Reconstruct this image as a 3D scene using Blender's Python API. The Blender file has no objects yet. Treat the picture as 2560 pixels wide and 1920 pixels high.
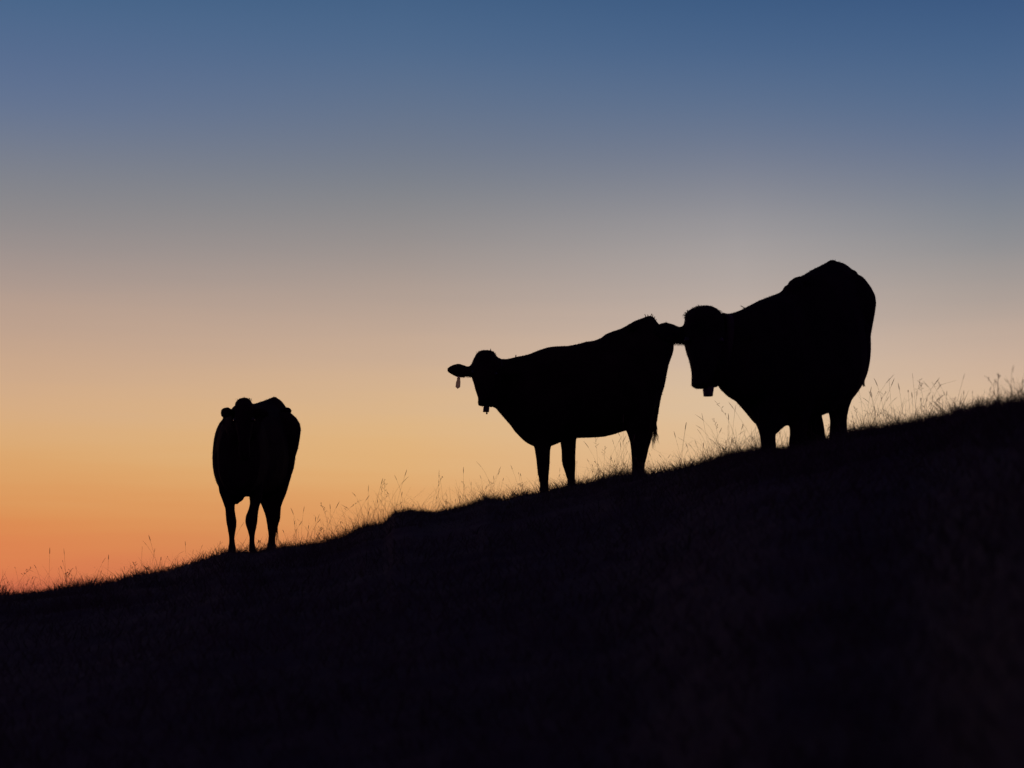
import bpy, bmesh, math, random
import numpy as np
from mathutils import Vector

random.seed(7); RNG = np.random.default_rng(11)
scene = bpy.context.scene
COL = scene.collection
rad = math.radians

# ------------------------------------------------------------------ camera
F = 5000.0                 # focal length in pixels of the 2560 px wide photograph
PITCH = rad(8.42)
CAM_Z = 1.5
cam_data = bpy.data.cameras.new('camera')
cam = bpy.data.objects.new('camera', cam_data); COL.objects.link(cam)
cam.location = (0, 0, CAM_Z)
cam.rotation_euler = (math.pi/2 + PITCH, 0, 0)
cam_data.sensor_width = 36.0
cam_data.lens = 36.0*F/2560.0
cam_data.clip_start = 0.1; cam_data.clip_end = 6000
cam_data.dof.use_dof = True
cam_data.dof.focus_distance = 17.6
cam_data.dof.aperture_fstop = 1.9
scene.camera = cam

# ------------------------------------------------------------------ world: dusk sky
def s2l(c):
    return tuple(((v/255.0)/12.92 if v/255.0 <= 0.04045 else ((v/255.0+0.055)/1.055)**2.4) for v in c)

world = bpy.data.worlds.new('World'); scene.world = world
world.use_nodes = True
nt = world.node_tree; N = nt.nodes; L = nt.links; N.clear()
def node(tree, kind, **kw):
    n = tree.nodes.new(kind)
    for k, v in kw.items(): setattr(n, k, v)
    return n
def mth(tree, op, a, b=None, c=None, clamp=False):
    n = tree.nodes.new('ShaderNodeMath'); n.operation = op; n.use_clamp = clamp
    for i, v in enumerate((a, b, c)):
        if v is None: continue
        if isinstance(v, (int, float)): n.inputs[i].default_value = v
        else: tree.links.new(v, n.inputs[i])
    return n.outputs[0]
SUN_EL, SUN_AZ = -4.0, -26.0      # the sun has set behind the hill, to the left of the view
tc = node(nt, 'ShaderNodeTexCoord')
sep = node(nt, 'ShaderNodeSeparateXYZ'); L.new(tc.outputs['Generated'], sep.inputs[0])
el = mth(nt, 'MULTIPLY', mth(nt, 'ARCSINE', sep.outputs[2]), 180/math.pi)
az = mth(nt, 'MULTIPLY', mth(nt, 'ARCTAN2', sep.outputs[0], sep.outputs[1]), 180/math.pi)
# thin uneven haze layers low in the sky
mp = node(nt, 'ShaderNodeMapping'); mp.inputs['Scale'].default_value = (3, 3, 55)
L.new(tc.outputs['Generated'], mp.inputs[0])
nz = node(nt, 'ShaderNodeTexNoise'); nz.inputs['Scale'].default_value = 2.2; nz.inputs['Detail'].default_value = 4
L.new(mp.outputs[0], nz.inputs[0])
low = mth(nt, 'SUBTRACT', 1.0, mth(nt, 'DIVIDE', el, 14.0, clamp=True), clamp=True)
el_j = mth(nt, 'MULTIPLY_ADD', mth(nt, 'SUBTRACT', nz.outputs[0], 0.5), mth(nt, 'MULTIPLY', low, 1.5), el)
E0, E1 = -1.0, 60.0
t_el = mth(nt, 'DIVIDE', mth(nt, 'SUBTRACT', el_j, E0), E1-E0, clamp=True)
def py2el(py, px=1280):
    x = (px-1280)/F; y = (960-py)/F
    d = Vector((x, math.cos(PITCH)-y*math.sin(PITCH), math.sin(PITCH)+y*math.cos(PITCH))).normalized()
    return math.degrees(math.asin(d.z))
def px2az(px): return math.degrees(math.atan2((px-1280)/F, math.cos(PITCH)))
SKY = {   # colours of the evening sky by photograph row, at four bearings
    60: [(-60, (66,100,136)), (120, (84,106,142)), (260, (98,115,145)), (380, (117,124,140)), (500, (135,134,137)), (620, (153,143,141)), (760, (182,157,142)), (900, (201,166,138)), (1020, (215,173,132)), (1130, (220,169,110)), (1230, (219,150,89)), (1330, (219,136,78)), (1430, (219,121,78)), (1520, (195,93,74))],
    1000: [(-60, (62,94,131)), (120, (78,105,140)), (260, (97,114,140)), (380, (112,121,138)), (500, (131,133,137)), (640, (157,147,143)), (780, (184,162,147)), (900, (204,173,147)), (1020, (219,181,137)), (1130, (224,178,121)), (1230, (223,165,105)), (1330, (218,145,87)), (1520, (195,105,79))],
    1850: [(-60, (54,87,127)), (120, (72,100,138)), (260, (92,112,142)), (380, (112,122,143)), (500, (138,139,147)), (620, (164,158,157)), (740, (182,168,160)), (850, (202,180,164)), (960, (216,189,160)), (1080, (223,190,151)), (1250, (221,171,123)), (1400, (207,137,95)), (1520, (186,103,79))],
    2500: [(-60, (53,84,126)), (120, (70,99,137)), (260, (85,108,141)), (380, (104,117,143)), (500, (124,131,142)), (620, (145,144,146)), (740, (171,158,150)), (850, (195,171,154)), (960, (209,179,154)), (1080, (221,184,143)), (1250, (221,168,117)), (1400, (211,136,95)), (1520, (187,106,81))],
}
ramps = {}
for px, stops in SKY.items():
    r = node(nt, 'ShaderNodeValToRGB'); L.new(t_el, r.inputs[0])
    r.color_ramp.interpolation = 'B_SPLINE'
    pts = sorted([((py2el(py, px)-E0)/(E1-E0), s2l(c)) for py, c in stops])
    pts += [((28-E0)/(E1-E0), s2l((36,62,108))), ((42-E0)/(E1-E0), s2l((18,30,62))), (1.0, s2l((9,14,34)))]
    els = r.color_ramp.elements
    while len(els) > 1: els.remove(els[0])
    els[0].position = pts[0][0]; els[0].color = (*pts[0][1], 1)
    for p, c in pts[1:]:
        e = els.new(p); e.color = (*c, 1)
    ramps[px] = r.outputs[0]
def mixc(tree, f, a, b):
    m = tree.nodes.new('ShaderNodeMix'); m.data_type = 'RGBA'
    if isinstance(f, (int, float)): m.inputs[0].default_value = f
    else: tree.links.new(f, m.inputs[0])
    for s, v in ((6, a), (7, b)):
        if isinstance(v, tuple): m.inputs[s].default_value = v
        else: tree.links.new(v, m.inputs[s])
    return m.outputs[2]
a0, a1, a2, a3 = (px2az(v) for v in (60, 1000, 1850, 2500))
f01 = mth(nt, 'DIVIDE', mth(nt, 'SUBTRACT', az, a0), a1-a0, clamp=True)
f23 = mth(nt, 'DIVIDE', mth(nt, 'SUBTRACT', az, a2), a3-a2, clamp=True)
f12 = mth(nt, 'DIVIDE', mth(nt, 'SUBTRACT', az, a1), a2-a1, clamp=True)
sky = mixc(nt, f23, mixc(nt, f12, mixc(nt, f01, ramps[60], ramps[1000]), ramps[1850]), ramps[2500])
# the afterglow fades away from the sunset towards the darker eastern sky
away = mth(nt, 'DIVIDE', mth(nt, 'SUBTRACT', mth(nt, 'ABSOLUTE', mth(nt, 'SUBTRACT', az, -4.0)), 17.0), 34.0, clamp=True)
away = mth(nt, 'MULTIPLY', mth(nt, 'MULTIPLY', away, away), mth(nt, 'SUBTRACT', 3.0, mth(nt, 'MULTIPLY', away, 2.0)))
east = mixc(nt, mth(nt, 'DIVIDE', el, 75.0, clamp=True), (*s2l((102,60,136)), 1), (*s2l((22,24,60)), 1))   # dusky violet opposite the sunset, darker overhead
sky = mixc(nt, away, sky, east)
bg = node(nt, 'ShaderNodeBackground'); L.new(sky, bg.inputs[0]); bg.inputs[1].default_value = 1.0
st = node(nt, 'ShaderNodeTexSky'); st.sky_type = 'NISHITA'; st.sun_disc = False
st.sun_elevation = rad(SUN_EL); st.sun_rotation = rad(SUN_AZ); st.altitude = 900
bg2 = node(nt, 'ShaderNodeBackground'); L.new(st.outputs[0], bg2.inputs[0]); bg2.inputs[1].default_value = 0.05
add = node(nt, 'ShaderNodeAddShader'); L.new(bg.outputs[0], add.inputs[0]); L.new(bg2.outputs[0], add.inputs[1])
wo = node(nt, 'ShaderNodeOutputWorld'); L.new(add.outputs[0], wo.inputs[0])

# the last light of the set sun: very weak, broad and red, from behind the hill on the left
sun_d = bpy.data.lights.new('sun', 'SUN'); sun = bpy.data.objects.new('sun', sun_d); COL.objects.link(sun)
sun_d.energy = 0.06; sun_d.angle = rad(10); sun_d.color = (1.0, 0.5, 0.3)
sdir = Vector((math.sin(rad(SUN_AZ))*math.cos(rad(3)), math.cos(rad(SUN_AZ))*math.cos(rad(3)), math.sin(rad(3))))
sun.rotation_euler = (-sdir).to_track_quat('-Z', 'Y').to_euler()

scene.view_settings.view_transform = 'Standard'; scene.view_settings.look = 'None'
scene.view_settings.exposure = 0.0; scene.view_settings.gamma = 1.0
try: scene.view_settings.use_curve_mapping = False
except Exception: pass
scene.cycles.max_bounces = 4; scene.cycles.diffuse_bounces = 2; scene.cycles.glossy_bounces = 2

# ------------------------------------------------------------------ helpers
def P(px, py, d):
    """point of the place seen at photograph pixel (px, py) and lying d metres away along +Y"""
    x = (px-1280)/F; y = (960-py)/F
    v = Vector((x, math.cos(PITCH)-y*math.sin(PITCH), math.sin(PITCH)+y*math.cos(PITCH)))
    v *= d/v.y
    return v + Vector((0, 0, CAM_Z))

def material(name, c1, c2, scale=8.0, rough=0.8, bump=0.0, transl=0.0, sheen=0.0):
    m = bpy.data.materials.new(name); m.use_nodes = True
    t = m.node_tree; t.nodes.clear()
    co = node(t, 'ShaderNodeTexCoord')
    n = node(t, 'ShaderNodeTexNoise'); n.inputs['Scale'].default_value = scale; n.inputs['Detail'].default_value = 6
    t.links.new(co.outputs['Object'], n.inputs[0])
    r = node(t, 'ShaderNodeValToRGB'); t.links.new(n.outputs[0], r.inputs[0])
    r.color_ramp.elements[0].position = .35; r.color_ramp.elements[0].color = (*c1, 1)
    r.color_ramp.elements[1].position = .68; r.color_ramp.elements[1].color = (*c2, 1)
    p = node(t, 'ShaderNodeBsdfPrincipled'); t.links.new(r.outputs[0], p.inputs['Base Color'])
    p.inputs['Roughness'].default_value = rough
    p.inputs['Specular IOR Level'].default_value = 0.12
    if sheen: p.inputs['Sheen Weight'].default_value = sheen
    if bump:
        b = node(t, 'ShaderNodeBump'); b.inputs['Strength'].default_value = bump; b.inputs['Distance'].default_value = .02
        t.links.new(n.outputs[0], b.inputs['Height']); t.links.new(b.outputs[0], p.inputs['Normal'])
    o = node(t, 'ShaderNodeOutputMaterial')
    if transl:
        tr = node(t, 'ShaderNodeBsdfTranslucent'); t.links.new(r.outputs[0], tr.inputs[0])
        mx = node(t, 'ShaderNodeMixShader'); mx.inputs[0].default_value = transl
        t.links.new(p.outputs[0], mx.inputs[1]); t.links.new(tr.outputs[0], mx.inputs[2]); t.links.new(mx.outputs[0], o.inputs[0])
    else: t.links.new(p.outputs[0], o.inputs[0])
    return m

M_SOIL = material('hill_turf', (.020,.018,.012), (.040,.042,.020), 3.0, .95, .6)
M_GRASS = material('grass_blade', (.032,.034,.022), (.048,.046,.030), 2.0, .7, transl=.3)
M_STALK = material('dry_grass_stalk', (.10,.075,.040), (.17,.12,.06), 5.0, .8, transl=.25)
M_COAT = material('dark_brown_coat', (.008,.005,.004), (.015,.010,.007), 5.0, .9, .3)
M_COAT2 = material('black_coat', (.006,.005,.005), (.012,.009,.008), 5.0, .9, .3)
for m_ in (M_COAT, M_COAT2):
    for n_ in m_.node_tree.nodes:
        if n_.type == 'BSDF_PRINCIPLED': n_.inputs['Specular IOR Level'].default_value = .02
M_EYE = material('eye_gloss', (.005,.004,.004), (.01,.007,.006), 3.0, .15)
M_HORN = material('hoof_horn', (.02,.017,.014), (.04,.035,.03), 20.0, .5)
M_TAG = material('ear_tag_plastic', (.82,.76,.50), (.88,.82,.56), 3.0, .4, transl=.9)
M_STRAP = material('leather_strap', (.010,.007,.006), (.020,.013,.010), 14.0, .8, .3)
M_BELL = material('bell_metal', (.03,.025,.02), (.06,.05,.035), 12.0, .45, .2)

def link_obj(name, mesh, mat, parent=None, smooth=True):
    o = bpy.data.objects.new(name, mesh); COL.objects.link(o)
    if mat: mesh.materials.clear(); mesh.materials.append(mat)
    if smooth: mesh.polygons.foreach_set('use_smooth', [True]*len(mesh.polygons))
    if parent:
        o.parent = parent
    return o

# ------------------------------------------------------------------ the hill
CREST = [(-700,1545),(-350,1512),(0,1480),(45,1478),(99,1473),(176,1462),(271,1452),(316,1441),(350,1430),(429,1419),(497,1396),(535,1386),(571,1372),(646,1371),
 (716,1358),(790,1354),(821,1346),(869,1331),(916,1309),(964,1299),(986,1275),(1024,1267),(1090,1272),(1170,1256),(1217,1237),(1265,1243),
 (1306,1230),(1351,1223),(1411,1208),(1472,1200),(1526,1183),(1616,1176),(1683,1167),(1740,1154),(1772,1143),(1822,1127),(1890,1117),(1940,1116),
 (2059,1090),(2126,1071),(2240,1056),(2286,1050),(2354,1036),(2388,1020),(2444,1014),(2501,1000),(2560,995),(2900,930),(3400,860)]
cu = np.array([(a-1280)/F/math.cos(PITCH) for a, b in CREST])     # bearing x / y
ct = []
for a, b in CREST:
    v = P(a, b, 1.0) - Vector((0,0,CAM_Z)); ct.append(v.z)
ct = np.array(ct)
base_fit = np.polyfit(cu, ct, 1)
def smooth01(x): x = np.clip(x, 0, 1); return x*x*(3-2*x)
def crest_y(u):
    return 17.6 + 1.0*smooth01((u+0.25)/0.2) - 3.3*smooth01((u-0.035)/0.10) - 4.2*smooth01((u-.185)/.09)
def vnoise(x, y, s, seed):
    r = np.random.default_rng(seed); g = r.random((64, 64))
    X = x/s; Y = y/s
    xi = np.floor(X).astype(int); yi = np.floor(Y).astype(int)
    fx = X-xi; fy = Y-yi; fx = fx*fx*(3-2*fx); fy = fy*fy*(3-2*fy)
    a = g[xi % 64, yi % 64]; b = g[(xi+1) % 64, yi % 64]; c = g[xi % 64, (yi+1) % 64]; d = g[(xi+1) % 64, (yi+1) % 64]
    return (a*(1-fx)+b*fx)*(1-fy) + (c*(1-fx)+d*fx)*fy
DROP = 0.035               # bare ground lies a little below the top of the dense turf
def ground_z(x, y):
    x = np.asarray(x, float); y = np.asarray(y, float)
    yy = np.maximum(y, 0.5)
    u = np.clip(x/yy, -1.2, 1.2)
    lin = base_fit[0]*np.clip(x, -1.2*yy-0.0, 1.2*yy) + base_fit[1]*yy
    uc = np.clip(u, cu[0], cu[-1])
    res = (np.interp(uc, cu, ct) - (base_fit[0]*uc+base_fit[1]))*yy*smooth01((y-9)/6)*smooth01((60-y)/35)
    dc = crest_y(u)
    s = dc - y
    kf = 1.5*(1+18.5/2.5)/(18.5**2)
    front = kf*s*s/(1+np.maximum(s, 0)/2.5)
    sb = np.maximum(-s, 0)
    back = .028*sb*sb/(1+sb/14)
    z = CAM_Z + lin + res - np.where(s > 0, front, back) - DROP
    # beyond the brow the ground goes down into a wide valley
    far = smooth01((y-45)/120)
    z = z*(1-far) + (-55.0 + 6*vnoise(x, y, 160, 5))*far
    z = z + .05*(vnoise(x, y, 1.3, 3)-.5)*smooth01((dc-y-.7)/2) + .03*(vnoise(x, y, .45, 4)-.5)*smooth01((dc-y-.4)/1.5)
    return z
def hill_mesh():
    ys = np.concatenate([np.linspace(-60, -1, 24), np.linspace(-.6, 11, 60), np.linspace(11.1, 22, 130), np.linspace(22.4, 60, 60), np.geomspace(62, 4200, 50)])
    # columns fan out with distance so the sheet reaches the horizon
    us = np.concatenate([-np.geomspace(1.2, .32, 26), np.linspace(-.31, .31, 420), np.geomspace(.32, 1.2, 26)])
    V = []
    for y in ys:
        w = max(y, 9.0) if y > 9 else 9.0
        x = us*(w if w > 9 else 9.0)
        x = np.where(np.abs(us) > .31, x*(1+ (np.abs(us)-.31)*3), x)
        V.append(np.stack([x, np.full_like(x, y), ground_z(x, y)], 1))
    V = np.concatenate(V)
    n, m = len(ys), len(us)
    i = np.arange(n-1)[:, None]*m + np.arange(m-1)[None]
    Fc = np.stack([i, i+1, i+1+m, i+m], -1).reshape(-1, 4)
    me = bpy.data.meshes.new('hill'); me.from_pydata(V.tolist(), [], Fc.tolist())
    return me
hill = link_obj('hill', hill_mesh(), M_SOIL); hill['kind'] = 'structure'

# ------------------------------------------------------------------ grass
def blades_mesh(name, x, y, h, w, lean, curl, segs=2):
    """thin tapered curved leaves, one per (x, y)"""
    n = len(x); z = ground_z(x, y) - .01
    th = RNG.random(n)*2*np.pi; dx, dy = np.cos(th), np.sin(th)
    fa = RNG.random(n)*np.pi; sx, sy = np.cos(fa), np.sin(fa)
    rows = []
    for k in range(segs+1):
        t = k/segs
        hx = (lean*t + curl*t*t)*h
        zz = h*(t - .35*np.minimum(curl, 1.2)*t*t)
        cx, cy, cz = x+dx*hx, y+dy*hx, z+zz
        if k < segs:
            ww = w*(1-.55*t)*.5
            rows.append(np.stack([cx-sx*ww, cy-sy*ww, cz], 1)); rows.append(np.stack([cx+sx*ww, cy+sy*ww, cz], 1))
        else: rows.append(np.stack([cx, cy, cz], 1))
    nv = len(rows); V = np.stack(rows, 1).reshape(-1, 3)
    b = np.arange(n)*nv
    faces = []
    for k in range(segs-1):
        faces.append(np.stack([b+2*k, b+2*k+1, b+2*k+3, b+2*k+2], 1))
    quads = np.concatenate(faces) if faces else np.zeros((0, 4), int)
    tris = np.stack([b+2*(segs-1), b+2*(segs-1)+1, b+2*segs], 1)
    me = bpy.data.meshes.new(name)
    me.vertices.add(len(V)); me.vertices.foreach_set('co', V.ravel())
    loops = np.concatenate([quads.ravel(), tris.ravel()])
    me.loops.add(len(loops)); me.loops.foreach_set('vertex_index', loops)
    nf = len(quads)+len(tris); me.polygons.add(nf)
    starts = np.concatenate([np.arange(len(quads))*4, len(quads)*4+np.arange(len(tris))*3])
    me.polygons.foreach_set('loop_start', starts)
    me.update(calc_edges=True)
    return me
def uy(px): return (px-1280)/F/math.cos(PITCH)
def scatter(n, s0, s1, pxa=-500, pxb=3500, pw=1.0):
    """points in the strip of ground that lies s0 .. s1 metres behind the brow"""
    u = uy(RNG.uniform(pxa, pxb, n)); s = s0 + (s1-s0)*RNG.random(n)**pw
    y = crest_y(u)+s
    return u*y, y
# dense short turf
x1, y1 = scatter(74000, -3.2, 2.2)
clump = vnoise(x1, y1, .30, 21)
h1 = (.030+.095*RNG.random(len(x1))**1.6)*(.35+1.5*clump**2)
turf_parts = [(x1, y1, h1, np.full(len(x1), .005), .25+.5*RNG.random(len(x1)), .9*RNG.random(len(x1)))]
# foreground turf down the slope
n2 = 50000
y2 = 3.0 + 12.0*RNG.random(n2)**.8; x2 = uy(RNG.uniform(-700, 3700, n2))*y2
h2 = (.04+.09*RNG.random(n2))*(.5+vnoise(x2, y2, .4, 22))
turf_parts.append((x2, y2, h2, np.full(n2, .006), .25+.5*RNG.random(n2), .9*RNG.random(n2)))
# turf beyond the brow
x3, y3 = scatter(20000, 2.2, 9)
turf_parts.append((x3, y3, .04+.09*RNG.random(len(x3)), np.full(len(x3), .006), .25+.5*RNG.random(len(x3)), .9*RNG.random(len(x3))))
cat = [np.concatenate([p[i] for p in turf_parts]) for i in range(6)]
grass = link_obj('short_grass', blades_mesh('short_grass', *cat), M_GRASS, smooth=False)
grass['kind'] = 'stuff'; grass['label'] = 'short dark turf covering the whole hillside'; grass['category'] = 'grass'

# wispy longer grass: how much of it grows where along the brow (photo column, amount, height)
WISP = [(-200,1.2,.95),(0,1.4,1.05),(120,1.3,1.0),(230,1.3,.95),(330,.8,.8),(420,1.0,.9),(500,.45,.7),(560,.8,.75),(700,.5,.8),(760,1.2,1.2),(900,1.5,1.3),(1000,1.4,1.2),
 (1100,1.2,1.15),(1200,.7,1.1),(1300,.7,1.0),(1380,.5,.8),(1450,.7,.9),(1540,1.3,1.35),(1620,.6,1.0),(1700,1.0,1.05),(1780,1.3,1.1),(1850,1.6,1.1),(1950,.7,1.0),
 (2100,.7,1.0),(2150,1.6,1.35),(2250,1.3,1.1),(2350,1.4,.7),(2480,1.7,.6),(2560,1.7,.6),(2700,1,.6)]
wpx = np.array([w[0] for w in WISP]); wd = np.array([w[1] for w in WISP]); wh = np.array([w[2] for w in WISP])
def wispy(n, s0, s1):
    x, y = scatter(n, s0, s1)
    px = x/y*F*math.cos(PITCH)+1280
    dens = np.interp(px, wpx, wd)/1.6 * np.clip(vnoise(x, y, .42, 31)*3.0-1.0, 0.05, 1.6)
    keep = RNG.random(len(x)) < dens
    x, y, px = x[keep], y[keep], px[keep]
    return x, y, np.interp(px, wpx, wh)
xw, yw, hw = wispy(30000, -1.3, 1.9)
hh = (.05+.17*RNG.random(len(xw))**2.0)*hw*(.6+.8*vnoise(xw, yw, .5, 33))
wisps = link_obj('wispy_grass', blades_mesh('wispy_grass', xw, yw, hh, np.full(len(xw), .0021), .1+.6*RNG.random(len(xw)), 2.1*RNG.random(len(xw))**1.6, segs=5), M_GRASS, smooth=False)
wisps['kind'] = 'stuff'; wisps['label'] = 'wispy long grass blades fringing the brow of the hill'; wisps['category'] = 'grass'

def stalks_mesh(n, s0, s1, hmin, hmax):
    x, y, hm = wispy(n, s0, s1)
    V, Fc = [], []
    for i in range(len(x)):
        h = (hmin+(hmax-hmin)*random.random()**2.0)*hm[i]
        th = random.random()*2*math.pi; lean = random.random()**1.3*.5; bend = random.random()**2*.55
        if random.random() < .12: lean += .5
        D = Vector((math.cos(th), math.sin(th), 0))
        p0 = Vector((x[i], y[i], float(ground_z(x[i], y[i]))-.02))
        def pos(t): return p0 + D*(lean*t+bend*t**3)*h + Vector((0, 0, h*(t-.25*(lean+bend)*t*t)))
        kind = random.random()
        pts = []
        for k in range(6): pts.append((pos(k/5*.86), .0008))
        if kind < .7:      # narrow spike of seed
            rr = random.uniform(.0016, .0034)
            pts += [(pos(.88), rr), (pos(.94), rr*1.1), (pos(.99), rr*.7), (pos(1.02), .0006)]
        elif kind < .78:    # small round flower head
            rr = random.uniform(.003, .0055)
            pts += [(pos(.9), .0014), (pos(.92), rr), (pos(.92)+(pos(1)-pos(.92)).normalized()*rr*1.6, rr*.9), (pos(.92)+(pos(1)-pos(.92)).normalized()*rr*2.4, .001)]
        else: pts += [(pos(.95), .0012), (pos(1.0), .0006)]
        b = len(V)
        for (p, r) in pts:
            for q in range(3):
                a = q*2.0944
                V.append(p + Vector((math.cos(a)*r, math.sin(a)*r, 0)))
        for k in range(len(pts)-1):
            for q in range(3):
                Fc.append((b+3*k+q, b+3*k+(q+1) % 3, b+3*k+3+(q+1) % 3, b+3*k+3+q))
        # side sprays of an open panicle
        if kind > .88:
            for k in range(7):
                t = .72+.04*k; q0 = pos(t); a = random.random()*6.28
                q1 = q0 + Vector((math.cos(a)*.028, math.sin(a)*.028, .02))*random.uniform(.4, 1.1)
                b = len(V); w = Vector((.0012, .0008, 0))
                V += [q0-w, q0+w, q1+w*2.2, q1-w*2.2]; Fc.append((b, b+1, b+2, b+3))
    me = bpy.data.meshes.new('grass_stalks'); me.from_pydata([tuple(v) for v in V], [], Fc)
    return me
stalks = link_obj('flowering_grass_stalks', stalks_mesh(2100, -1.2, 1.8, .12, .47), M_STALK, smooth=False)
stalks['kind'] = 'stuff'; stalks['label'] = 'tall thin seed stalks standing in the grass along the brow'; stalks['category'] = 'grass'

# ------------------------------------------------------------------ cows
class Trace:
    """reads shapes measured on an enlarged view of the photo and puts them at their distance and true size"""
    def __init__(s, ox, oy, k, D): s.ox, s.oy, s.k, s.D = ox, oy, k, D
    def at(s, cx, cy, dd=0.0): return P(s.ox+cx/s.k, s.oy+cy/s.k, s.D+dd)

def loft(bm, rings, n=28, power=2.2, cap=True):
    """rings: (centre, up half vector, side half vector, egg)"""
    prev = None; first = None
    loops = []
    for (c, U, V, e) in rings:
        vs = []
        for i in range(n):
            a = 2*math.pi*i/n; ca, sa = math.cos(a), math.sin(a)
            uu = math.copysign(abs(sa)**(2/power), sa); vv = math.copysign(abs(ca)**(2/power), ca)
            vs.append(bm.verts.new(c + U*uu + V*vv*(1-e*uu)))
        loops.append(vs)
    for A, B in zip(loops, loops[1:]):
        for i in range(n): bm.faces.new((A[i], A[(i+1) % n], B[(i+1) % n], B[i]))
    bm.faces.new(loops[0][::-1]); bm.faces.new(loops[-1])

def vring(T, x, top, bot, w, d, phi, e=0.0):
    a, b = T.at(x, top, d), T.at(x, bot, d)
    return ((a+b)/2, (a-b)/2, Vector((math.cos(rad(phi)), -math.sin(rad(phi)), 0))*w, e)
def pring(T, p, q, w, d, phi=90, e=0.0):
    a, b = T.at(*p, d), T.at(*q, d)
    return ((a+b)/2, (a-b)/2, Vector((math.cos(rad(phi)), -math.sin(rad(phi)), 0))*w, e)
def hring(T, y, xl, xr, w, d, tw=0.0):
    a, b = T.at(xl, y, d), T.at(xr, y, d)
    return ((a+b)/2, (b-a)/2, Vector((math.sin(rad(tw)), math.cos(rad(tw)), 0))*w, 0)
def tube(bm, pts, n=12):
    rings = []
    for i, (p, r) in enumerate(pts):
        d = (pts[min(i+1, len(pts)-1)][0]-pts[max(i-1, 0)][0]).normalized()
        s = d.cross(Vector((0, 1, 0.02))).normalized(); t = d.cross(s).normalized()
        rings.append((p, s*r, t*r, 0))
    loft(bm, rings, n, 2.0)
def ball(bm, c, rx, ry, rz):
    r = bmesh.ops.create_icosphere(bm, subdivisions=3, radius=1.0)
    for v in r['verts']: v.co = Vector((c.x+v.co.x*rx, c.y+v.co.y*ry, c.z+v.co.z*rz))

def fuse(name, bm, voxel=.012, it=5, fac=.5):
    """grow one continuous skin over all the limbs"""
    bmesh.ops.recalc_face_normals(bm, faces=bm.faces[:])
    me = bpy.data.meshes.new(name+'_cage'); bm.to_mesh(me); bm.free()
    o = bpy.data.objects.new(name+'_cage', me); COL.objects.link(o)
    m = o.modifiers.new('r', 'REMESH'); m.mode = 'VOXEL'; m.voxel_size = voxel
    s = o.modifiers.new('s', 'SMOOTH'); s.iterations = it; s.factor = fac
    dg = bpy.context.evaluated_depsgraph_get(); dg.update()
    out = bpy.data.meshes.new_from_object(o.evaluated_get(dg))
    bpy.data.objects.remove(o, do_unlink=True); bpy.data.meshes.remove(me)
    out.name = name
    return out

def coat_hair(body, n, length, mat, parent, root):
    """short hair lying down over the skin"""
    me = body.data; me.calc_loop_triangles()
    nv = len(me.vertices)
    co = np.empty(nv*3); me.vertices.foreach_get('co', co); co = co.reshape(-1, 3)
    no = np.empty(nv*3); me.vertex_normals.foreach_get('vector', no); no = no.reshape(-1, 3)
    idx = RNG.integers(0, nv, n)
    p = co[idx]+RNG.normal(0, .004, (n, 3))*0.5; nn = no[idx]
    g = np.array([0.25, 0, -1.0])[None] + RNG.normal(0, .45, (n, 3))
    tan = g - (g*nn).sum(1)[:, None]*nn
    tan /= np.linalg.norm(tan, axis=1)[:, None]+1e-6
    ln = length*(.5+RNG.random(n))[:, None]
    mid = p + (tan*.55+nn*.30)*ln*.6
    tip = p + (tan*.95+nn*.30)*ln
    sd = np.cross(tan, nn); sd *= .0016
    base = p - nn*.004
    V = np.stack([base-sd, base+sd, mid+sd*.7, mid-sd*.7, tip], 1).reshape(-1, 3)
    b = np.arange(n)*5
    q = np.stack([b, b+1, b+2, b+3], 1); t = np.stack([b+3, b+2, b+4], 1)
    m = bpy.data.meshes.new('coat_hair'); m.vertices.add(len(V)); m.vertices.foreach_set('co', V.ravel())
    lp = np.concatenate([q.ravel(), t.ravel()]); m.loops.add(len(lp)); m.loops.foreach_set('vertex_index', lp)
    m.polygons.add(2*n); m.polygons.foreach_set('loop_start', np.concatenate([np.arange(n)*4, 4*n+np.arange(n)*3])); m.update(calc_edges=True)
    return link_obj('coat_hair', m, mat, parent, smooth=False)

def strands(name, items, mat, parent, root):
    """items: lists of points, each a tapering strand; (points, radius)"""
    V, Fc = [], []
    for pts, r in items:
        b = len(V); n = len(pts)
        for k, p in enumerate(pts):
            rr = r*(1-.85*k/(n-1))
            for q in range(3):
                a = q*2.0944; V.append(tuple(p-root + Vector((math.cos(a)*rr, math.sin(a)*rr, 0))))
        for k in range(n-1):
            for q in range(3): Fc.append((b+3*k+q, b+3*k+(q+1) % 3, b+3*k+3+(q+1) % 3, b+3*k+3+q))
    me = bpy.data.meshes.new(name); me.from_pydata(V, [], Fc)
    return link_obj(name, me, mat, parent, smooth=False)

def shift(bm_or_mesh, root):
    for v in (bm_or_mesh.verts if hasattr(bm_or_mesh, 'verts') else bm_or_mesh.vertices): v.co -= root

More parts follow.
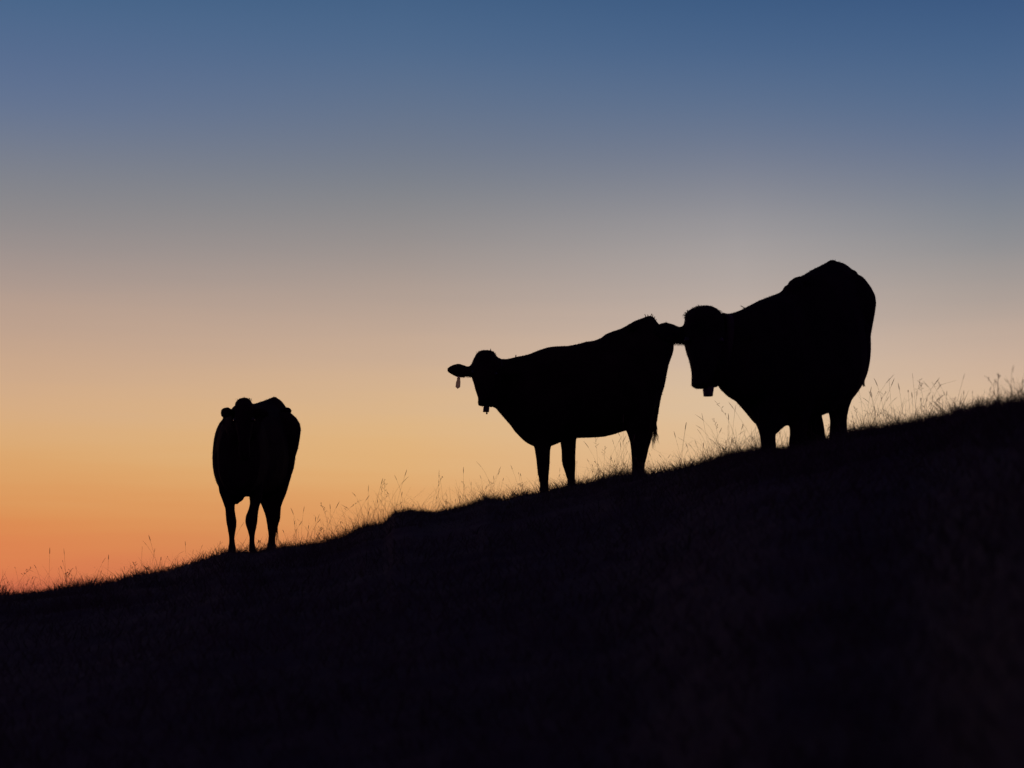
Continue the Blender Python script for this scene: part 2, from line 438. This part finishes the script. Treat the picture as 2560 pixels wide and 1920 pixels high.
def cow_root(loc, label, group='cows standing on the hillside'):
    o = bpy.data.objects.new('cow', None); COL.objects.link(o); o.location = loc; o.empty_display_size = .3
    o['label'] = label; o['category'] = 'cow'; o['group'] = group
    return o
def finish(root, bm, mat, hairs=9000, hl=.016, it=5):
    me = fuse('body', bm, it=it); shift(me, root.location)
    b = link_obj('body', me, mat, root)
    coat_hair(b, hairs, hl, mat, root, root.location)
    return b
def eyes(root, pts, r=.020):
    for p in pts:
        bm = bmesh.new(); ball(bm, p-root.location, r, r, r)
        me = bpy.data.meshes.new('eye'); bm.to_mesh(me); bm.free(); link_obj('eye', me, M_EYE, root)
def collar(root, rings_c, width=.045):
    """strap round the neck: centre, up vector, side vector, axis direction"""
    c, U, V, ax = rings_c
    bm = bmesh.new(); n = 40; loops = []
    for off, k in ((-.5, 1.0), (.5, 1.0), (.5, 1.035), (-.5, 1.035)):
        loops.append([bm.verts.new(c-root.location + ax*off*width + U*k*math.sin(2*math.pi*i/n) + V*k*math.cos(2*math.pi*i/n)) for i in range(n)])
    for a in range(4):
        A, B = loops[a], loops[(a+1) % 4]
        for i in range(n): bm.faces.new((A[i], A[(i+1) % n], B[(i+1) % n], B[i]))
    bmesh.ops.recalc_face_normals(bm, faces=bm.faces[:])
    me = bpy.data.meshes.new('collar'); bm.to_mesh(me); bm.free()
    return link_obj('collar', me, M_STRAP, root)
def cowbell(root, tl, tr, bl, br, depth, clapper=None):
    """folded sheet metal bell, open below, with its clapper"""
    bm = bmesh.new(); R = root.location
    def rg(a, b, f, dp, drop=0):
        c = (a+b)/2-R; u = (b-a)/2*f
        return (c+Vector((0, 0, drop)), u, Vector((0, dp*f, 0)), 0)
    up = (tl-bl).length
    rr = [rg(tl, tr, .55, depth*.55, .012), rg(tl, tr, .9, depth*.85, .004)]
    for t in (.12, .5, .9): rr.append(rg(tl.lerp(bl, t), tr.lerp(br, t), 1.0, depth*(.9+.15*t)))
    rr.append(rg(bl, br, 1.03, depth*1.08)); rr.append(rg(bl, br, .93, depth*.97)); 
    rr.append(rg(tl.lerp(bl, .3), tr.lerp(br, .3), .88, depth*.85))
    loft(bm, rr, 24, 3.2)
    bmesh.ops.recalc_face_normals(bm, faces=bm.faces[:])
    me = bpy.data.meshes.new('cowbell'); bm.to_mesh(me); bm.free()
    b = link_obj('cowbell', me, M_BELL, root)
    # loop that holds it to the strap
    if clapper:
        bm = bmesh.new(); p0, p1 = clapper
        tube(bm, [(p0-R, .003), (p0.lerp(p1, .6)-R, .003), (p0.lerp(p1, .7)-R, .008), (p0.lerp(p1, .9)-R, .009), (p1-R, .004)], 10)
        me = bpy.data.meshes.new('clapper'); bm.to_mesh(me); bm.free()
        link_obj('clapper', me, M_BELL, b)
    return b

def leg(bm, T, rows, d, dk=1.0, tw=0):
    rings = []
    for (y, xl, xr) in rows:
        wpx = (xr-xl)/T.k/F*T.D/2
        rings.append(hring(T, y, xl, xr, min(wpx*dk, .17), d, tw))
    loft(bm, rings, 20, 2.15)

# ---------- the cow on the left, seen from the front
D1 = 18.45
T = Trace(480, 940, 3.606, D1)
root1 = cow_root(P(630, 1372, D1+.3), 'dark cow seen head on, standing alone lowest on the slope')
bm = bmesh.new()
ph = 14
loft(bm, [vring(T, 430, 470, 1000, .10, -.72, ph), vring(T, 425, 395, 1080, .20, -.60, ph), vring(T, 432, 330, 1088, .235, -.42, ph),
          vring(T, 455, 290, 1088, .262, -.15, ph, .05), vring(T, 500, 262, 1088, .295, .10, ph, .10), vring(T, 560, 254, 1080, .30, .35, ph, .10),
          vring(T, 612, 240, 1095, .285, .60, ph, .10), vring(T, 675, 216, 1080, .235, .82, ph, .25), vring(T, 738, 187, 1000, .200, 1.0, ph, .42),
          vring(T, 750, 200, 960, .21, 1.15, ph, .22), vring(T, 750, 300, 880, .12, 1.24, ph, .1)], 40, 2.15)
# left side swell of shoulder and belly
loft(bm, [vring(T, 290, 560, 960, .07, -.38, ph), vring(T, 300, 460, 1010, .128, -.2, ph), vring(T, 322, 372, 1060, .150, .0, ph), vring(T, 360, 450, 1000, .14, .25, ph)], 24)
ball(bm, T.at(748, 216, 1.0), .03, .07, .032)
ball(bm, T.at(403, 1118, -.3), .028, .05, .042); ball(bm, T.at(425, 1090, -.3), .045, .07, .045)
ball(bm, T.at(856, 316, .85), .046, .06, .038)                   # hip bone
# neck and head, muzzle towards the viewer
loft(bm, [pring(T, (560, 300), (380, 420), .25, -.62, 30), (T.at(470, 420, -.7), Vector((0, .08, .20)), Vector((.16, 0, 0)), 0), (T.at(468, 380, -.85), Vector((0, .08, .15)), Vector((.11, 0, 0)), 0)], 24)
loft(bm, [hring(T, 198, 455, 500, .03, -.82), hring(T, 208, 430, 518, .07, -.83), hring(T, 228, 402, 535, .10, -.85), hring(T, 260, 388, 546, .12, -.87), hring(T, 330, 388, 552, .13, -.90), hring(T, 420, 392, 548, .12, -.94),
          hring(T, 520, 410, 532, .10, -.99), hring(T, 610, 425, 518, .085, -1.03), hring(T, 680, 420, 524, .08, -1.06), hring(T, 730, 425, 520, .07, -1.07), hring(T, 762, 445, 500, .035, -1.07)], 28, 2.3)
# ears
loft(bm, [vring(T, 410, 305, 350, .02, -.84, 80), vring(T, 380, 300, 352, .024, -.85, 75), vring(T, 355, 298, 358, .028, -.87, 70), vring(T, 325, 281, 372, .034, -.9, 55), vring(T, 292, 282, 380, .036, -.92, 55), vring(T, 268, 296, 370, .022, -.93, 65), vring(T, 258, 318, 342, .01, -.94, 65)], 20)
loft(bm, [vring(T, 530, 305, 350, .02, -.84, 80), vring(T, 560, 300, 352, .022, -.84, 80), vring(T, 610, 290, 372, .02, -.86, 80), vring(T, 660, 300, 378, .018, -.87, 80), vring(T, 695, 325, 362, .01, -.88, 80)], 20)
leg(bm, T, [(700, 200, 400), (820, 196, 400), (880, 214, 400), (960, 236, 398), (1040, 243, 394), (1130, 276, 388), (1200, 300, 386), (1250, 303, 392), (1300, 306, 402), (1360, 317, 401), (1400, 324, 393), (1460, 333, 384), (1500, 334, 388), (1545, 326, 396), (1600, 322, 400)], -.36, 1.0)
leg(bm, T, [(900, 480, 640), (1000, 500, 640), (1090, 517, 630), (1155, 521, 614), (1200, 510, 602), (1260, 486, 594), (1310, 478, 590), (1350, 486, 584), (1400, 503, 573), (1450, 515, 566), (1500, 515, 566), (1530, 512, 572), (1600, 510, 574)], -.30, 1.0)
leg(bm, T, [(330, 760, 890), (380, 700, 945), (430, 660, 975), (480, 640, 984), (560, 620, 974), (650, 610, 958), (740, 605, 930), (850, 602, 910), (940, 602, 885), (1060, 605, 850), (1130, 610, 820), (1180, 632, 803), (1240, 655, 799), (1290, 668, 797), (1330, 674, 782), (1400, 684, 764), (1450, 689, 752), (1500, 682, 754), (1540, 674, 758), (1590, 672, 760)], .72, .9)
leg(bm, T, [(700, 520, 720), (900, 530, 700), (1050, 535, 660), (1130, 535, 620), (1200, 530, 592), (1300, 524, 584), (1400, 520, 566), (1500, 520, 564), (1590, 518, 568)], .78, .9)
tube(bm, [(T.at(740, 300, 1.26), .03), (T.at(765, 700, 1.30), .022), (T.at(772, 1000, 1.27), .018), (T.at(772, 1250, 1.22), .014)], 10)
finish(root1, bm, M_COAT, 9000)
eyes(root1, [T.at(392, 395, -1.0), T.at(546, 395, -1.0)])
it = []
for k in range(22):
    x = random.gauss(764, 7)
    it.append(([T.at(768, 1230, 1.22), T.at(768+random.gauss(0, 5), 1340, 1.2), T.at(x, 1430, 1.2), T.at(x+random.gauss(4, 6), 1500+random.gauss(0, 20), 1.2)], .0025))
strands('tail_switch', it, M_COAT, root1, root1.location)
it = []
for k in range(140):
    p = T.at(random.uniform(410, 540), random.uniform(200, 260), -.84+random.uniform(-.05, .05))
    it.append(([p, p+Vector((random.gauss(0, .006), -.008, .006)), p+Vector((random.gauss(0, .012), -.02, -.012))], .002))
strands('forelock', it, M_COAT, root1, root1.location)

# ---------- the cow in the middle, side on with its head turned to the viewer
D2 = 18.5
T = Trace(1080, 760, 3.318, D2)
H = Trace(1090, 840, 7.54, D2)
root2 = cow_root(P(1480, 1200, D2), 'dark cow standing side on, a tag hanging from its ear')
bm = bmesh.new(); ph = 78
def dd(x): return (x-1200)/896*.20
rows = [(560,455,890,.13,.0),(620,458,953,.17,0),(700,438,1064,.21,0),(760,428,1125,.235,0),(800,418,1155,.25,.05),(850,397,1180,.265,.08),(900,378,1190,.275,.1),(950,362,1190,.285,.1),(1000,354,1175,.30,.1),
        (1060,352,1150,.315,.1),(1120,350,1120,.33,.08),(1200,336,1110,.345,.05),(1270,316,1108,.355,.05),(1330,309,1106,.36,.05),(1400,283,1103,.355,.08),(1440,250,1098,.35,.1),(1500,226,1085,.335,.14),(1560,207,1065,.32,.18),
        (1620,176,1048,.30,.22),(1680,140,1020,.28,.24),(1740,118,985,.26,.28),(1790,98,950,.24,.3),(1825,100,900,.22,.28),(1860,150,840,.205,.2),(1900,195,740,.185,.1),(1935,225,560,.15,.05),(1965,255,480,.12,0),(1988,290,420,.08,0)]
loft(bm, [vring(T, x, t, b, w, dd(x), ph, e) for x, t, b, w, e in rows], 44, 2.2)
loft(bm, [pring(T, (505, 410), (455, 800), .10, -.30, 60), pring(T, (545, 448), (490, 848), .13, -.22, 65), pring(T, (580, 458), (540, 866), .15, -.14, 70), vring(T, 650, 455, 1000, .17, dd(650), ph)], 30)
for x, y, r in ((1690, 160, .035), (1810, 112, .03)): ball(bm, T.at(x, y+12, dd(x)), r*1.3, r*1.3, r)
ball(bm, T.at(1665, 190, dd(1680)-.2), .06, .05, .035)            # hip bones
# head
loft(bm, [hring(H, 278, 850, 1040, .05, -.36), hring(H, 300, 800, 1088, .09, -.37), hring(H, 350, 752, 1128, .12, -.38), hring(H, 430, 712, 1165, .14, -.40), hring(H, 520, 672, 1190, .15, -.42), hring(H, 640, 655, 1195, .15, -.44),
          hring(H, 770, 664, 1180, .145, -.47), hring(H, 890, 710, 1150, .125, -.50), hring(H, 1020, 742, 1100, .11, -.53), hring(H, 1160, 790, 1050, .09, -.56), hring(H, 1220, 792, 1030, .085, -.57), hring(H, 1290, 787, 1000, .075, -.58), hring(H, 1316, 800, 960, .05, -.58)], 30, 2.3)
loft(bm, [hring(H, 700, 900, 1250, .10, -.35), hring(H, 900, 900, 1240, .10, -.38), hring(H, 1100, 930, 1180, .08, -.42), hring(H, 1250, 960, 1110, .06, -.45), hring(H, 1318, 980, 1075, .03, -.45)], 20)  # jaw
loft(bm, [vring(H, 720, 540, 760, .03, -.40, 80), vring(H, 660, 540, 768, .03, -.41, 80), vring(H, 610, 572, 768, .03, -.42, 78), vring(H, 560, 560, 772, .028, -.43, 76), vring(H, 500, 534, 790, .028, -.44, 76), vring(H, 420, 515, 788, .028, -.46, 76),
          vring(H, 340, 530, 755, .026, -.47, 76), vring(H, 270, 560, 715, .02, -.48, 76), vring(H, 225, 592, 685, .014, -.48, 76), vring(H, 207, 615, 660, .008, -.48, 76)], 22)
loft(bm, [vring(H, 1150, 560, 740, .03, -.38, 100), vring(H, 1260, 560, 745, .026, -.38, 100), vring(H, 1360, 530, 770, .026, -.38, 100), vring(H, 1460, 560, 760, .022, -.38, 100), vring(H, 1540, 620, 720, .012, -.38, 100)], 22)
leg(bm, T, [(900, 800, 1040), (1080, 820, 1010), (1150, 835, 1000), (1205, 851, 982), (1290, 864, 979), (1350, 870, 976), (1400, 875, 971), (1440, 884, 968), (1490, 893, 966), (1520, 893, 970), (1580, 890, 974)], -.17, .95)
leg(bm, T, [(950, 1040, 1210), (1100, 1058, 1200), (1155, 1065, 1195), (1220, 1074, 1192), (1290, 1075, 1190), (1330, 1080, 1192), (1360, 1090, 1190), (1420, 1110, 1188), (1460, 1122, 1186), (1490, 1120, 1192), (1550, 1118, 1195)], .17, .95)
leg(bm, T, [(560, 1640, 1900), (700, 1600, 1880), (860, 1590, 1850), (960, 1596, 1830), (1040, 1604, 1810), (1080, 1622, 1800), (1140, 1640, 1785), (1200, 1649, 1775), (1280, 1655, 1757), (1340, 1657, 1748), (1390, 1656, 1752), (1440, 1652, 1756)], -.05, .8)
leg(bm, T, [(450, 1760, 1964), (560, 1740, 1932), (650, 1720, 1914), (740, 1700, 1895), (860, 1690, 1874), (950, 1680, 1862), (1045, 1676, 1838), (1130, 1680, 1820), (1200, 1680, 1798), (1280, 1676, 1781), (1330, 1674, 1766), (1390, 1670, 1762), (1440, 1668, 1766)], .30, .85)
tube(bm, [(T.at(1850, 180, .18), .035), (T.at(1930, 300, .16), .03), (T.at(1965, 400, .18), .026), (T.at(1925, 600, .18), .024), (T.at(1880, 800, .18), .02), (T.at(1862, 930, .18), .017), (T.at(1854, 1010, .18), .012)], 12)
finish(root2, bm, M_COAT, 11000)
eyes(root2, [H.at(705, 690, -.55), H.at(1120, 720, -.56)])
it = []
for k in range(60):
    a = random.random()
    ex = 1835+random.gauss(0, 9) if a < .7 else 1868+random.gauss(0, 10)
    ey = random.uniform(1120, 1225) if a < .7 else random.uniform(1080, 1170)
    it.append(([T.at(1856+random.gauss(0, 4), 960, .18), T.at(1850+random.gauss(0, 8), 1040, .17), T.at((1850+ex)/2+random.gauss(0, 9), 1100, .17), T.at(ex, ey, .17)], .003))
strands('tail_switch', it, M_COAT, root2, root2.location)
it = []
for clump in (((1775, 108, 1768, 92), (1795, 100, 1790, 92), (1810, 104, 1818, 88), (1826, 112, 1832, 96), (1838, 124, 1846, 110), (1848, 138, 1856, 130)),
              ((690, 440, 695, 428),), ((482, 388, 486, 376),), ((400, 392, 388, 392),)):
    it = []
    for bx, by, tx, ty in clump:
        for k in range(5):
            p = T.at(bx+random.gauss(0, 2), by+8, dd(bx) if bx > 600 else -.38); q = T.at(tx+random.gauss(0, 2), ty, dd(bx) if bx > 600 else -.38)
            it.append(([p, p.lerp(q, .6), q+(q-p)*.35], .005))
    strands('hair_tuft', it, M_COAT, root2, root2.location)
it = []
for k in range(90):
    p = H.at(random.uniform(760, 1120), random.uniform(285, 400), -.44+random.uniform(0, .1))
    it.append(([p, p+Vector((random.gauss(0, .006), -.008, .003)), p+Vector((random.gauss(0, .012), -.02, -.02))], .002))
strands('forelock', it, M_COAT, root2, root2.location); it = []
for k in range(50):
    x = random.uniform(520, 660); p = H.at(x, 762, -.42)
    it.append(([p, p+Vector((random.gauss(0, .004), 0, -.006)), p+Vector((random.gauss(0, .006), 0, -.014))], .0015))
strands('ear_fringe', it, M_COAT, root2, root2.location)
# ear tag
bm = bmesh.new()
out = [(425, 765), (396, 790), (394, 830), (378, 868), (367, 960), (407, 998), (455, 965), (462, 872), (458, 828), (458, 790)]
fr = [bm.verts.new(H.at(x, y, -.487)-root2.location) for x, y in out]; bk = [bm.verts.new(H.at(x, y, -.484)-root2.location) for x, y in out]
bm.faces.new(fr); bm.faces.new(bk[::-1])
for i in range(len(out)): bm.faces.new((fr[i], bk[i], bk[(i+1) % len(out)], fr[(i+1) % len(out)]))
bmesh.ops.recalc_face_normals(bm, faces=bm.faces[:])
me = bpy.data.meshes.new('ear_tag'); bm.to_mesh(me); bm.free(); tag = link_obj('ear_tag', me, M_TAG, root2, smooth=False)
bm = bmesh.new(); tube(bm, [(H.at(425, 775, -.50)-root2.location, .009), (H.at(425, 775, -.488)-root2.location, .009), (H.at(425, 775, -.46)-root2.location, .004)], 10)
me = bpy.data.meshes.new('tag_button'); bm.to_mesh(me); bm.free(); link_obj('tag_button', me, M_TAG, tag)
c, U, V, e = pring(T, (540, 458), (478, 846), .132, -.225, 65)
ax = U.normalized().cross(V.normalized())
collar(root2, (c, U, V, ax))
cowbell(root2, H.at(893, 1335, -.44), H.at(1008, 1335, -.44), H.at(884, 1430, -.44), H.at(1000, 1432, -.44), .022, (H.at(955, 1370, -.44), H.at(958, 1476, -.44)))

# ---------- the big cow on the right, walking up behind the middle one, head turned to the viewer
D3 = 15.2
T = Trace(1620, 600, 2.963, D3)
K = Trace(1600, 720, 5.53, D3)
root3 = cow_root(P(2000, 1095, D3), 'largest black cow, highest on the slope, its ear overlapping another rump')
bm = bmesh.new()
rows = [(500,565,1030,.12,-.70,75,0),(560,548,1115,.16,-.62,72,0),(620,543,1165,.19,-.56,68,0),(700,514,1208,.22,-.48,62,0),(780,475,1268,.25,-.36,52,.05),(850,440,1335,.26,-.25,45,.08),(920,414,1400,.29,-.12,42,.12),
        (985,386,1385,.27,.0,50,.35),(1050,335,1365,.27,.12,52,.6),(1130,272,1345,.33,.25,40,.5),(1200,243,1315,.355,.38,36,.3),(1270,200,1290,.35,.52,35,.3),(1320,176,1270,.33,.64,34,.26),(1362,155,1240,.305,.75,33,.24),
        (1400,166,1200,.29,.86,33,.2),(1430,195,1140,.25,.97,33,.1),(1460,240,1040,.23,1.08,33,0),(1480,340,940,.13,1.16,33,0)]
loft(bm, [vring(T, x, t, b, w, d, p, e) for x, t, b, w, d, p, e in rows], 48, 2.2)
ball(bm, T.at(1362, 178, .72), .045, .08, .032)
loft(bm, [vring(T, 880, 1250, 1490, .10, -.28, 80), vring(T, 940, 1250, 1446, .10, -.26, 80), vring(T, 1000, 1250, 1390, .09, -.2, 80), vring(T, 1050, 1250, 1352, .07, -.1, 80)], 20)   # brisket
ball(bm, T.at(1086, 342, .12), .058, .10, .054); ball(bm, T.at(1046, 378, .08), .052, .10, .050); ball(bm, T.at(1130, 316, .2), .08, .10, .048)   # hook bone
ball(bm, T.at(1500, 262, .8), .06, .07, .05)
# head
loft(bm, [hring(T, 492, 385, 455, .05, -.72), hring(T, 502, 350, 486, .09, -.73), hring(T, 520, 312, 514, .13, -.74), hring(T, 545, 278, 540, .16, -.76), hring(T, 600, 269, 558, .18, -.78), hring(T, 680, 267, 565, .19, -.80), hring(T, 770, 270, 560, .18, -.83),
          hring(T, 830, 284, 545, .165, -.86), hring(T, 880, 302, 530, .15, -.88), hring(T, 930, 314, 510, .135, -.90), hring(T, 985, 324, 492, .12, -.92), hring(T, 1040, 322, 480, .11, -.94), hring(T, 1078, 322, 455, .10, -.95), hring(T, 1098, 345, 440, .06, -.95)], 32, 2.4)
loft(bm, [hring(T, 700, 400, 620, .14, -.7), hring(T, 850, 400, 620, .13, -.72), hring(T, 1000, 420, 560, .10, -.74), hring(T, 1070, 425, 520, .07, -.76), hring(T, 1100, 400, 486, .05, -.78)], 22)  # jaw
loft(bm, [vring(K, 680, 510, 790, .04, -.74, 80), vring(K, 615, 505, 775, .04, -.76, 80), vring(K, 550, 540, 765, .036, -.78, 78), vring(K, 490, 512, 768, .034, -.80, 76), vring(K, 430, 487, 775, .034, -.82, 76), vring(K, 355, 468, 750, .034, -.84, 76),
          vring(K, 290, 484, 710, .03, -.86, 76), vring(K, 235, 505, 670, .024, -.87, 76), vring(K, 190, 545, 630, .014, -.88, 76), vring(K, 172, 570, 605, .008, -.88, 76)], 24)
loft(bm, [vring(T, 540, 630, 740, .04, -.72, 100), vring(T, 600, 635, 745, .034, -.72, 100), vring(T, 680, 620, 760, .03, -.72, 100), vring(T, 740, 640, 750, .024, -.72, 100), vring(T, 780, 680, 725, .01, -.72, 100)], 22)
leg(bm, T, [(1050, 720, 980), (1150, 735, 980), (1250, 752, 975), (1310, 776, 970), (1370, 802, 966), (1410, 818, 955), (1440, 826, 946), (1490, 834, 946), (1530, 834, 952), (1590, 832, 956)], -.38, .95)
leg(bm, T, [(1150, 1000, 1240), (1250, 1020, 1220), (1340, 1044, 1190), (1390, 1048, 1182), (1440, 1050, 1176), (1490, 1044, 1176), (1540, 1042, 1178), (1600, 1040, 1178)], -.10, .95)
leg(bm, T, [(1050, 1080, 1330), (1180, 1110, 1300), (1270, 1140, 1284), (1320, 1150, 1292), (1360, 1156, 1301), (1410, 1162, 1309), (1460, 1164, 1314), (1520, 1164, 1318)], .62, .9)
leg(bm, T, [(640, 1340, 1640), (740, 1320, 1640), (820, 1310, 1646), (910, 1300, 1640), (1000, 1296, 1616), (1060, 1300, 1588), (1110, 1306, 1560), (1180, 1318, 1513), (1240, 1330, 1491), (1290, 1341, 1480), (1340, 1348, 1474), (1390, 1346, 1476), (1440, 1342, 1482), (1500, 1340, 1486)], .60, .8)
loft(bm, [hring(T, 268, 1470, 1580, .06, .80), hring(T, 300, 1460, 1610, .10, .80), hring(T, 360, 1420, 1650, .16, .80), hring(T, 420, 1400, 1678, .20, .80), hring(T, 480, 1400, 1686, .22, .80), hring(T, 560, 1400, 1674, .22, .78), hring(T, 660, 1400, 1656, .20, .76), hring(T, 760, 1400, 1640, .16, .74), hring(T, 860, 1420, 1620, .1, .72)], 30)
tube(bm, [(T.at(1420, 190, 1.05), .04), (T.at(1560, 330, 1.15), .035), (T.at(1612, 600, 1.12), .028), (T.at(1618, 850, 1.02), .022), (T.at(1598, 1010, .98), .018)], 12)
finish(root3, bm, M_COAT2, 14000, .016)
eyes(root3, [T.at(290, 740, -.96), T.at(535, 745, -.96)], .024)
it = []
for k in range(40):
    ex = 1598+random.gauss(0, 5)
    it.append(([T.at(1598+random.gauss(0, 4), 990, .97), T.at(1596+random.gauss(0, 6), 1040, .97), T.at(ex, 1065+random.random()*25, .97)], .004))
strands('tail_switch', it, M_COAT2, root3, root3.location)
it = []
for k in range(260):     # shaggy poll
    x = random.uniform(275, 535); yy = 486+((x-410)/135)**2*60 if x < 410 else 486+((x-410)/135)**2*50
    p = T.at(x, yy+random.uniform(4, 40), -.74+random.uniform(-.12, .05))
    sx = -1 if x < 400 else 1
    it.append(([p, p+Vector((sx*.008+random.gauss(0, .006), -.01, .008)), p+Vector((sx*.02+random.gauss(0, .01), -.02, -.012))], .0025))
strands('forelock', it, M_COAT2, root3, root3.location); it = []
for clump in (((282, 540, 266, 536), (276, 555, 264, 562), (296, 525, 280, 522), (273, 570, 266, 582)), ((715, 505, 682, 487), (718, 503, 690, 493)), ((380, 492, 372, 482),), ((820, 460, 795, 462),)):
    it = []
    for bx, by, tx, ty in clump:
        for k in range(7):
            dz = -.74 if bx < 600 else -.42
            p = T.at(bx+random.gauss(0, 3)+3, by+5, dz); q = T.at(tx+random.gauss(0, 3), ty+random.gauss(0, 3), dz)
            it.append(([p, p.lerp(q, .5)+Vector((0, 0, .004)), q], .003))
    strands('hair_tuft', it, M_COAT2, root3, root3.location)
it = []
for k in range(110):     # long hair below the ear
    x = random.uniform(400, 620); p = K.at(x, 755, -.80)
    it.append(([p, p+Vector((random.gauss(0, .005), 0, -.012)), p+Vector((random.gauss(0, .01), 0, -.012-random.random()*.018))], .002))
strands('ear_fringe', it, M_COAT2, root3, root3.location)
c, U, V, e = pring(T, (575, 556), (480, 1075), .165, -.655, 72)
ax = U.normalized().cross(V.normalized())
collar(root3, (c, U, V, ax), .06)
cowbell(root3, K.at(865, 1395, -.80), K.at(1025, 1368, -.80), K.at(880, 1494, -.80), K.at(1006, 1492, -.80), .034, (K.at(945, 1420, -.80), K.at(945, 1488, -.80)))
